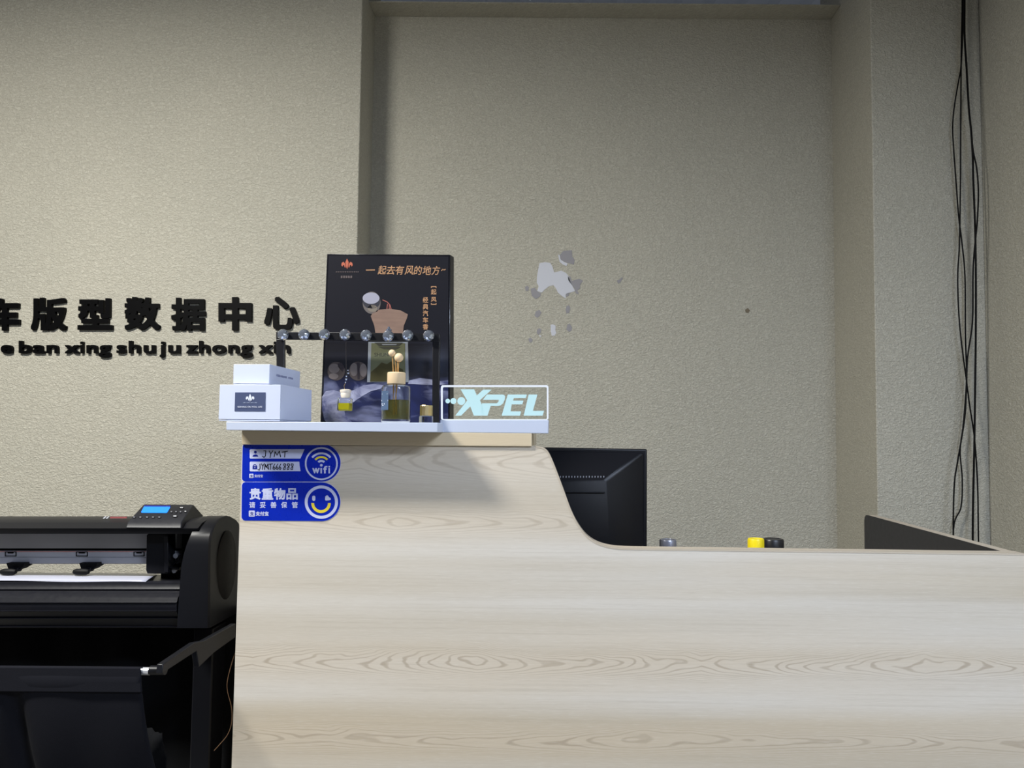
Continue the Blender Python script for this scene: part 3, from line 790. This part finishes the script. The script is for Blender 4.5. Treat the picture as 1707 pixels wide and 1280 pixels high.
# ------------------------------------------------------------------ monitor seen from behind
MBK = mat('black_monitor_plastic', (13, 14, 20), .38, spec=.35, bump=(900, .12, .0003))
YM = 1.98
mo = thing('monitor', 'black monitor seen from its tapered back, standing behind the counter curve', 'monitor', (Xpx(905, YM), YM, .76))
TLm, TRm = (742, 742.5), (1078.8, 748.5)
kk = k15(YM)
A = [U(742, 743, YM), U(1078.8, 748.5, YM), U(1078.8, 966, YM), U(742, 960, YM)]
A[2].z = A[3].z = .83; A[2].x = A[1].x; A[3].x = A[0].x
mb = MB(); mb.hexa(A, [p + Vector((0, .022, 0)) for p in A], MBK); mb.build('bezel', parent=mo, bevel=.004, seg=3)
YI = YM - .055
i0 = [U(800, 801, YI), U(1011, 800, YI), U(1017, 940, YI), U(800, 940, YI)]
for k in (2, 3): i0[k].z = .86
oo = [p + Vector((0, 0, 0)) for p in A]
ins = .006
oo = [A[0]+Vector((ins, .001, -ins)), A[1]+Vector((-ins, .001, -ins)), A[2]+Vector((-ins, .001, ins)), A[3]+Vector((ins, .001, ins))]
mb = MB(); mb.hexa(i0, oo, MBK); mb.build('rear_cover', parent=mo, bevel=.006, seg=3)
VG = mat('monitor_vent_slot', (120, 124, 136), .5)
mb = MB()
for i in range(44):
    t = i/43; s = i0[0].lerp(i0[1], .02+.93*t); q_ = oo[0].lerp(oo[1], .02+.93*t); p = s.lerp(q_, .10) + Vector((0, -.0012, .0008))
    mb.box((p.x-.0014, p.y-.0008, p.z-.0022), (p.x+.0014, p.y+.0012, p.z+.0022), VG)
mb.build('vent_slots', parent=mo)
mb = MB(); yy = YI-.002
mb.box((i0[0].x+.01, yy-.002, i0[0].z-.030), (i0[1].x-.004, yy+.003, i0[0].z-.026), MBK); mb.build('seam_rib', parent=mo, bevel=.001)
cxm = Xpx(905, YM)
mb = MB(); mb.box((cxm-.03, YM-.04, .772), (cxm+.03, YM-.012, .87), MBK); mb.build('stand_neck', parent=mo, bevel=.003)
mb = MB(); mb.lathe((cxm, YM-.01, 0), [(0, .7602), (.11, .7602), (.11, .768), (.10, .774), (0, .774)], 40, MBK); mb.build('stand_foot', parent=mo, smooth=35)

# ------------------------------------------------------------------ bottles behind the low counter edge
def bottle(name, label, px, py, wpx, Y, capm, bodym, caph, body_r=None):
    r = wpx/2*k15(Y); t_ = U(px, py, Y); z1_ = t_.z; z0_ = .76
    t = thing(name, label, 'bottle', (t_.x, Y, z0_+.0004))
    br = body_r or r*1.25
    mb = MB(); mb.lathe((t_.x, Y, 0), [(0, z0_+.0004), (br*.95, z0_+.0004), (br, z0_+.004), (br, z1_-caph-.02), (br*.9, z1_-caph-.01), (r*.85, z1_-caph), (0, z1_-caph)], 36, bodym); mb.build('body', parent=t, smooth=35)
    mb = MB(); mb.lathe((t_.x, Y, 0), [(0, z1_-caph+.0003), (r, z1_-caph+.0003), (r, z1_-.003), (r*.93, z1_), (r*.75, z1_), (r*.72, z1_-.001), (0, z1_-.001)], 36, capm); mb.build('cap', parent=t, smooth=35)
    return t
bottle('spray_bottle', 'bottle with a silver grey cap, just right of the black monitor', 1113.5, 899, 28, 1.74, mat('silver_cap', (150, 152, 166), .3, .6), mat('bottle_grey_body', (150, 152, 160), .4), .022)
bottle('spray_can', 'bottle with a bright yellow cap, poking above the low counter edge', 1260, 897.5, 27, 1.72, mat('yellow_cap', (238, 214, 20), .4), mat('bottle_yellow_body', (230, 205, 30), .4), .03)
bottle('black_jar', 'bottle with a ribbed black cap, half hidden behind the yellow cap', 1288.5, 898, 35, 1.80, mat('black_cap', (24, 24, 28), .35), mat('bottle_dark_body', (30, 30, 34), .3), .03)
o = bpy.data.objects.get('black_jar'); o['category'] = 'bottle'

# ------------------------------------------------------------------ black cables down the corner
CB = mat('black_cable_sheath', (4, 4, 5), .5, spec=.15)
YW = 2.735
def cable(pts, r, label, dy):
    P_ = [(1606+pts[0][0]-1606, -70)] + pts
    p3 = []
    for i, (px, py) in enumerate(P_): p3.append(U(px, py, YW + dy + .002*math.sin(i*1.3)))
    last = p3[-1]; p3.append(Vector((last.x, last.y, last.z-.25))); p3.append(Vector((last.x+.01, last.y+.01, .001)))
    top_ = p3[0]; p3.insert(0, Vector((top_.x, top_.y, 4.1)))
    tag(MB().tube(spline(p3, 7), r, 10, CB).build('hanging_cable', smooth=50), label, 'cable', 'black cables hanging in the corner of the room')
cable([(1605, 0), (1604.5, 60), (1602, 110), (1597, 140), (1590.5, 180), (1588, 215), (1590.5, 260), (1593.5, 300), (1598, 360), (1603, 400), (1608.5, 459), (1609.4, 556), (1611, 634), (1606, 705), (1600.5, 751), (1604, 798), (1602, 845), (1589.5, 882)], .0026, 'black cable bowing out furthest left near the ceiling', .030)
cable([(1604, 0), (1603, 60), (1602, 130), (1601.5, 200), (1601, 300), (1599.6, 400), (1596.5, 466), (1600, 545), (1611, 634), (1616, 673), (1624.6, 732), (1629.7, 810), (1631, 892)], .0026, 'black cable crossing from left to the rightmost end at the bottom', .016)
cable([(1608, 0), (1608, 60), (1611, 110), (1615, 180), (1619, 220), (1621.5, 260), (1622.5, 300), (1626, 400), (1626.8, 517), (1625.5, 654), (1624, 751), (1621.5, 890)], .0036, 'thickest black cable, running almost straight on the right', .003)
cable([(1607, 0), (1607.5, 60), (1612, 130), (1617, 200), (1622, 250), (1628, 280), (1631, 320), (1629, 370), (1624, 420), (1622, 459), (1621, 537), (1613, 595), (1611, 642), (1608, 697), (1596, 771), (1591, 806), (1589, 882)], .0028, 'black cable bulging right near the top and ending leftmost at the bottom', -.014)

# ------------------------------------------------------------------ vinyl cutter on its stand
K1 = mat('black_satin_plastic', (17, 18, 23), .40, spec=.3, bump=(800, .10, .0003)); K2 = mat('black_gloss_plastic', (16, 17, 24), .38, spec=.5)
K3 = mat('black_matte_plastic', (9, 9, 11), .6, spec=.25); GR = mat('grey_aluminium_rail', (172, 172, 175), .5, 0, bump=(500, .08, .0003)); SV = mat('silver_aluminium_rail', (186, 188, 198), .4, .5)
vc = thing('vinyl_cutter', 'long black vinyl cutter with a blue display, left of the counter', 'cutting plotter', (Xpx(120, 1.80), 1.86, 0.0))
XL_ = -560
mb = MB(); mb.sweep([(890, 1.757), (883, 1.748), (880.5, 1.747), (879.5, 1.752), (872, 1.768), (865, 1.80), (860.5, 1.85), (861.5, 1.895), (890, 1.90)], XL_, 334, K1); mb.build('top_cover', parent=vc, smooth=30)
mb = MB(); mb.sweep([(885.5, 1.835), (914, 1.835), (914, 1.89), (885.5, 1.89)], XL_, 300, GR); mb.build('rear_rail', parent=vc)
mb = MB(); mb.sweep([(913.5, 1.848), (918.5, 1.848), (918.5, 1.895), (913.5, 1.895)], XL_, 300, K3); mb.build('rail_gap_strip', parent=vc)
mb = MB(); mb.sweep([(918, 1.832), (928.2, 1.832), (928.6, 1.834), (929.4, 1.834), (929.8, 1.832), (939, 1.832), (940, 1.836), (938, 1.86), (918, 1.86)], XL_, 300, SV); rl = mb.build('guide_rail', parent=vc)
mb = MB(); mb.sweep([(919.2, 1.8312), (919.8, 1.8312), (919.8, 1.8322), (919.2, 1.8322)], XL_, 250, mat('red_guide_line', (190, 90, 60), .5)); mb.build('guide_line', parent=rl)
kk = 1.832/1.747
for x0_, x1_ in ((8, 27), (126.5, 146), (222.5, 240.5)):
    mb = MB(); Yk = 1.8305
    for r_ in ([(x0_, 919.3), (x1_, 919.3), (x1_, 920.6), (x0_, 920.6)], [(x0_, 926), (x1_, 926), (x1_, 927.3), (x0_, 927.3)], [(x0_, 919.3), (x0_+1.2, 919.3), (x0_+1.2, 927.3), (x0_, 927.3)], [(x1_-1.2, 919.3), (x1_, 919.3), (x1_, 927.3), (x1_-1.2, 927.3)], [(x0_+4, 919.3), (x1_-4, 919.3), (x1_-5, 922.6), (x0_+5, 922.6)]):
        mb.flat(r_, Yk, K3, .001)
    mb.build('position_mark', parent=rl)
# platen and ribbed front cover
def ridge(py, Y): return [(py-1.2, Y), (py-.5, Y-.0035), (py+.5, Y-.0035), (py+1.2, Y)]
prof = [(957.5, 1.96), (968.5, 1.778), (972, 1.770)] + [(976, 1.769)] + ridge(982.5, 1.765) + [(990, 1.752), (996, 1.742)] + ridge(1004.5, 1.738) + [(1010, 1.737)] + ridge(1018.5, 1.739) + [(1024, 1.743)] + ridge(1031, 1.748) + [(1038, 1.753)] + ridge(1045, 1.757) + [(1047, 1.760), (1047, 1.96)]
mb = MB(); mb.sweep(prof, XL_, 303, K2); mb.build('ribbed_front_cover', parent=vc, smooth=25)
# end cap (right), traced level by level, and its plain mirror image at the far left end
lev = [(1047, 295, 349, 1.735, 1.896), (1000, 298, 349, 1.735, 1.896), (944, 302, 349.3, 1.735, 1.896), (925, 306, 349.6, 1.736, 1.896), (908, 311, 350.2, 1.738, 1.896), (895, 316.5, 351.5, 1.742, 1.896), (886, 320.5, 353.5, 1.750, 1.896), (877, 325.5, 357, 1.765, 1.885), (870, 330, 361, 1.782, 1.868), (864.5, 335, 366, 1.80, 1.853), (861, 341, 371, 1.822, 1.842)]
def cap(mirror=None):
    mb = MB(); rings = []
    for py, lx, rx, yf, yb in lev:
        a_ = U(lx, py, yf); b_ = U(rx, py, yf)
        c1 = Vector((b_.x, yb, b_.z)); d1 = Vector((a_.x, yb, a_.z))
        k = .012
        rg = [a_, Vector((b_.x-.004, b_.y, b_.z)), Vector((b_.x, b_.y+.004, b_.z)), c1, d1]
        if mirror is not None: rg = [Vector((2*mirror - p.x, p.y, p.z)) for p in rg]
        rings.append(rg)
    vs = [p for r_ in rings for p in r_]; n = 5; fs = [tuple(range(n)), tuple((len(rings)-1)*n+i for i in range(n))]
    for i in range(len(rings)-1):
        for k in range(n): fs.append((i*n+k, i*n+(k+1) % n, (i+1)*n+(k+1) % n, (i+1)*n+k))
    mb.add(vs, fs, K1); return mb
cp = cap().build('end_cover', parent=vc, smooth=38)
XM = (Xpx(XL_, 1.747) + Xpx(325, 1.747))/2
cap(XM).build('end_cover', parent=vc, smooth=38)
# oval swell on the cover's side
xo = U(349, 950, 1.735).x
mb = MB(); ry, rz = .052, .085
mb.add([Vector((xo+.0002, 1.822+ry*math.cos(2*PI*i/36), .825+rz*math.sin(2*PI*i/36))) for i in range(36)] + [Vector((xo+.004, 1.822+ry*.9*math.cos(2*PI*i/36), .825+rz*.93*math.sin(2*PI*i/36))) for i in range(36)] + [Vector((xo+.0045, 1.822, .825))],
       [(i, (i+1) % 36, 36+(i+1) % 36, 36+i) for i in range(36)] + [(36+i, 36+(i+1) % 36, 72) for i in range(36)], K3); mb.build('oval_cover_plate', parent=cp, smooth=40)
# bare mechanism between carriage and cover
mb = MB(); mb.prism([(270, 889), (340, 889), (325, 925), (318, 967), (268, 966)], 1.862, .03, K3)
mb.build('end_bracket', parent=vc)
mb = MB(); p = U(294, 926, 1.82); mb.lathe(p, [(0, -.004), (.006, -.004), (.006, .004), (0, .004)], 16, SV, 'Y'); mb.tube([U(288, 942, 1.82), U(297, 932, 1.82), U(300, 925, 1.82)], .0025, 8, K1)
mb.lathe(U(291, 951, 1.815), [(0, -.003), (.0055, -.003), (.0055, .003), (0, .003)], 14, SV, 'Y'); mb.tube([U(284, 946, 1.81), U(300, 948, 1.81)], .004, 8, K1)
mb.build('tension_screws', parent=vc, smooth=40)
# carriage
mb = MB(); mb.prism([(244, 892), (247, 889.5), (280, 890), (281, 955), (279, 957), (245, 956), (243, 950)], 1.80, .055, K1); cr = mb.build('blade_carriage', parent=vc, bevel=.003)
mb = MB(); mb.prism([(273, 893), (280, 893), (280.5, 954), (274, 954)], 1.797, .004, K2); mb.build('carriage_edge', parent=cr, bevel=.001)
# pinch rollers
for ox in (0, 121.5):
    mb = MB(); mb.prism([(10+ox, 938.5), (41+ox, 938.5), (40+ox, 944), (30+ox, 950), (14+ox, 950)], 1.815, .03, K3); mb.prism([(18+ox, 946), (30+ox, 946), (26+ox, 954), (18+ox, 954)], 1.81, .02, K1)
    pr = mb.build('pinch_roller', parent=vc, bevel=.001)
    c = U(14+ox, 953, 1.80); mb = MB(); mb.lathe(c, [(0, -.0185), (.005, -.018), (.0075, -.012), (.008, 0), (.0075, .012), (.005, .018), (0, .0185)], 20, K3, 'X'); mb.build('rubber_wheel', parent=pr, smooth=50)
for x0_, x1_, mname in ((0, 57, 0), (121, 176, 0), (241, 262, 0)):
    pass
# control console
co_tl, co_tr, co_bl, co_br = U(240, 840, 1.845), U(322, 840.5, 1.845), U(213, 869.5, 1.752), U(303, 870.5, 1.752)
l_bl, l_br = U(209, 880, 1.741), U(302, 880.5, 1.741)
r1, r2_ = U(338.5, 859, 1.86), U(336, 879, 1.85)
btl, btr = co_tl + Vector((-.02, .02, -.06)), co_tr + Vector((.02, .02, -.06))
mb = MB(); vs = [co_tl, co_tr, co_br, co_bl, l_bl, l_br, r1, r2_, btl, btr]
mb.add(vs, [(0, 1, 2, 3), (3, 2, 5, 4), (1, 6, 2), (2, 6, 7, 5), (0, 3, 4, 8), (0, 8, 9, 1), (1, 9, 6), (6, 9, 7), (4, 5, 7, 9, 8)], mat('charcoal_console_plastic', (24, 25, 31), .4))
cn = mb.build('control_console', parent=vc, bevel=.0022, seg=3)
nf = (co_tr-co_tl).cross(co_bl-co_tl).normalized()
if nf.y > 0: nf = -nf
def onface(px, py, off):
    d = R3 @ Vector(((px - PPX)/F, -(py - PPY)/F, -1.0)); t = (co_tl + nf*off - CAM).dot(nf)/d.dot(nf); return CAM + d*t
def facepoly(mb, pts, off, m, th=.0006):
    mb.hexa([onface(px, py, off) for px, py in pts], [onface(px, py, off) - nf*th for px, py in pts], m)
LCD = mat('blue_lcd', (10, 80, 230), .3, emit=(16, 140, 255), estr=1.0)
mb = MB(); facepoly(mb, [(241.5, 843.5), (283, 843.8), (283.6, 845.5), (278.5, 854), (277, 854.6), (236, 854.3), (235.4, 852.8), (240, 844.2)], .0006, LCD); mb.build('display_screen', parent=cn)
mb = MB(); facepoly(mb, [(240.5, 842), (284.5, 842.3), (283.8, 844.4), (241, 844.1)], .0008, mat('dark_blue_lcd_edge', (10, 20, 120), .3)); mb.build('display_hood', parent=cn)
BT = mat('button_print', (120, 122, 130), .5); BW = mat('button_white_print', (190, 192, 198), .5)
for bx in (223.4, 234, 245, 255, 265.4):
    mb = MB(); facepoly(mb, ell(bx, 861.8, 3.0, 1.7, 14), .0010, K2, .001); kb = mb.build('button', parent=cn); mb = MB(); facepoly(mb, [(bx-1.6, 861), (bx+1.6, 861), (bx+1.2, 862.4), (bx-1.2, 862.4)], .0013, BT, .0002); mb.build('button_mark', parent=kb)
for bx, by, rx, m_ in ((302.5, 845.8, 4.4, BW), (291.5, 860, 4.6, BW), (285.7, 852.6, 2.2, BT), (293.3, 852.6, 2.2, BT), (300.8, 852.6, 2.2, BT), (309, 852, 2.4, BW)):
    mb = MB(); facepoly(mb, ell(bx, by, rx, 2.2, 14), .0010, K2, .001); kb = mb.build('button', parent=cn); mb = MB(); facepoly(mb, [(bx-rx*.55, by-.7), (bx+rx*.55, by-.7), (bx+rx*.55, by+.6), (bx-rx*.55, by+.6)], .0013, m_, .0002); mb.build('button_mark', parent=kb)
# maker's strip on the cover: white slashes and a red band
mb = MB()
for px in (171, 176):
    mb.flat([(px, 864.3), (px+4, 860.6), (px+6.5, 860.6), (px+3, 864.3)], 1.795, BW, .0008)
mb.flat([(184, 861.0), (212, 861.0), (211, 864), (183, 864)], 1.795, mat('dull_red_badge', (140, 78, 78), .5), .0008)
mb.build('badge', parent=vc)

# stand
mb = MB(); xa, xb_ = U(321, 1100, 1.80).x, U(354, 1100, 1.80).x
mb.box((xa, 1.80, .10), (xb_, 1.87, U(335, 1047, 1.80).z), K1); mb.build('leg', parent=vc, bevel=.004)
mb = MB(); xl2 = 2*XM - xb_; mb.box((xl2, 1.80, .10), (xl2+xb_-xa, 1.87, U(335, 1047, 1.80).z), K1); mb.build('leg', parent=vc, bevel=.004)
for xx in (xa, xl2):
    mb = MB(); mb.box((xx, 1.58, .045), (xx+.05, 2.12, .10), K1); mb.build('foot', parent=vc, bevel=.006)
    for yy in (1.61, 2.09):
        mb = MB(); mb.lathe((xx+.025, yy, .0225), [(0, -.011), (.019, -.011), (.022, -.006), (.022, .006), (.019, .011), (0, .011)], 24, K3, 'X'); mb.build('castor', parent=vc, smooth=40)
# basket arm running forward from the leg
fa, fb = U(270, 1107, 1.44), U(270, 1122, 1.44)
xarm = fa.x
def armpt(px, py): 
    Y = xarm*F/(px-PPX); return U(px, py, Y)
pr_ = [(272, 1107), (325, 1071), (341, 1068), (393, 1039), (393, 1062), (357, 1088), (332, 1112), (328, 1085), (270, 1123)]
fr_ = [armpt(*p) for p in pr_]; mb = MB(); mb.hexa(fr_, [p + Vector((-.012, 0, 0)) for p in fr_], K1); mb.build('basket_arm', parent=vc, bevel=.0015)
for q in (U(262, 1117, 1.44),):
    mb = MB(); mb.lathe(q, [(0, -.013), (.0085, -.013), (.0085, .016), (0, .016)], 20, K1, 'X'); mb.build('rod_socket', parent=vc, smooth=40)
rod_c = U(243, 1118.5, 1.44)
mb = MB(); mb.lathe(Vector((0, rod_c.y, rod_c.z)), [(0, Xpx(XL_+150, 1.44)), (.0072, Xpx(XL_+150, 1.44)), (.0072, rod_c.x+.008), (0, rod_c.x+.008)], 20, mat('chromed_steel', (224, 226, 232), .32, .7), 'X'); mb.build('basket_rod', parent=vc, smooth=40)
# cloth: front sheet over the rod, back sheet under the body
CLO = mat('black_basket_cloth', (15, 16, 23), .9, spec=.2, bump=(700, .3, .0008)); CLB = mat('black_lining_cloth', (6, 7, 10), .9, spec=.2, bump=(500, .3, .001))
mb = MB(); nx, nzv = 90, 26
XLc = Xpx(XL_+160, 1.44); vs = []; fs = []
for j in range(nzv+1):
    t = j/nzv; py = 1110.5 + 190*t
    xr = U(234 + 23*t, py, 1.43).x
    zc = rod_c.z + .009 - t*.46
    for i in range(nx+1):
        s = i/nx; x_ = XLc + (xr-XLc)*s
        fold = .010*t*math.sin(x_*16 + 1.2*math.sin(x_*5)) + .006*t*math.sin(x_*41+t*3) + .02*math.exp(-((x_ - (U(12, 1150, 1.43).x + .045*t))/.018)**2)*min(1, t*4)
        y_ = 1.4305 - (.004 if t < .10 else 0) + fold + .30*t*t*.55
        if j == 0: y_ = 1.438
        vs.append(Vector((x_, y_, zc)))
for j in range(nzv):
    for i in range(nx): k = j*(nx+1)+i; fs.append((k, k+1, k+nx+2, k+nx+1))
mb.add(vs, fs, CLO); o = mb.build('front_cloth', parent=vc, smooth=60)
so = o.modifiers.new('solid', 'SOLIDIFY'); so.thickness = .0016
mb = MB(); zh = rod_c.z + .0088
xr0 = U(234, 1112, 1.43).x; xr1 = U(238.5, 1150, 1.43).x
mb.add([Vector((XLc, 1.4285, zh)), Vector((xr0, 1.4285, zh)), Vector((xr1-.001, 1.4265, zh-.045)), Vector((XLc, 1.4265, zh-.045)), Vector((XLc, 1.433, zh)), Vector((xr0, 1.433, zh)), Vector((xr1-.001, 1.431, zh-.045)), Vector((XLc, 1.431, zh-.045))],
       [(0,1,2,3),(7,6,5,4),(0,4,5,1),(1,5,6,2),(2,6,7,3),(3,7,4,0)], CLO); mb.build('cloth_hem', parent=vc, bevel=.0015)
mb = MB(); vs = []; fs = []
XR2 = -.70
for j in range(17):
    t = j/16
    for i in range(101):
        s = i/100; x_ = XLc + (XR2-XLc)*s
        vs.append(Vector((x_, 1.925 + .012*math.sin(x_*19+1) + .006*math.sin(x_*47) - .0*t, U(200, 1005, 1.925).z - t*.50)))
for j in range(16):
    for i in range(100): k = j*101+i; fs.append((k, k+1, k+102, k+101))
mb.add(vs, fs, CLB); o = mb.build('rear_cloth', parent=vc, smooth=60)
so = o.modifiers.new('solid', 'SOLIDIFY'); so.thickness = .0016
# loose bunched cloth low behind the front sheet
mb = MB(); vs = []; fs = []
for j in range(9):
    for i in range(31):
        s = i/30; t = j/8; x_ = Xpx(236, 1.62) + s*(Xpx(300, 1.62)-Xpx(236, 1.62))
        vs.append(Vector((x_, 1.60+.012*math.sin(x_*70+j) + .04*t*0, U(290, 1212, 1.62).z - .16*t + .0022*math.sin(x_*120) + .0016*math.sin(x_*310))))
for j in range(8):
    for i in range(30): k = j*31+i; fs.append((k, k+1, k+32, k+31))
mb.add(vs, fs, CLB); o = mb.build('bunched_cloth', parent=vc, smooth=60)
so = o.modifiers.new('solid', 'SOLIDIFY'); so.thickness = .0016

# white film lying in the cutter
VF = mat('white_vinyl_film', (166, 168, 182), .3); BK = mat('grey_film_patch', (176, 176, 186), .4)
mb = MB(); prof = [(956.8, 1.955), (961.5, 1.800), (967.0, 1.779), (971.0, 1.7725)]
XLf = Xpx(XL_+60, 1.78)
vs = []; fs = []
for i in range(61):
    s = i/60
    for j, (py, Y) in enumerate(prof):
        xr_f = U((262, 255, 247, 243)[j], 965, Y).x; x_ = XLf + (xr_f - XLf)*s
        z_ = U(PPX + xr_f*F/Y, py, Y).z + .0008 + .0010*math.sin(x_*23)*(j == 3)
        vs.append(Vector((x_, Y, z_)))
for i in range(60):
    for j in range(3): k = i*4+j; fs.append((k, k+4, k+5, k+1))
mb.add(vs, fs, VF); o = tag(mb.build('vinyl_film', smooth=60), 'white vinyl film sheet lying flat in the black cutter', 'film')
so = o.modifiers.new('solid', 'SOLIDIFY'); so.thickness = .0006; so.offset = 1

# thin tan wire hanging beside the leg
wp = [U(395, 1080, 1.70), U(388, 1100, 1.70), U(380, 1130, 1.70), U(379, 1150, 1.70), U(386, 1180, 1.70), U(386, 1205, 1.70), U(379, 1225, 1.70), U(366, 1241, 1.70), U(357, 1251, 1.70)]
tag(MB().tube(spline(wp, 6), .0008, 6, mat('tan_wire', (118, 92, 70), .5)).build('loose_wire', smooth=50), 'thin tan wire dangling between the cutter stand and the counter', 'wire')
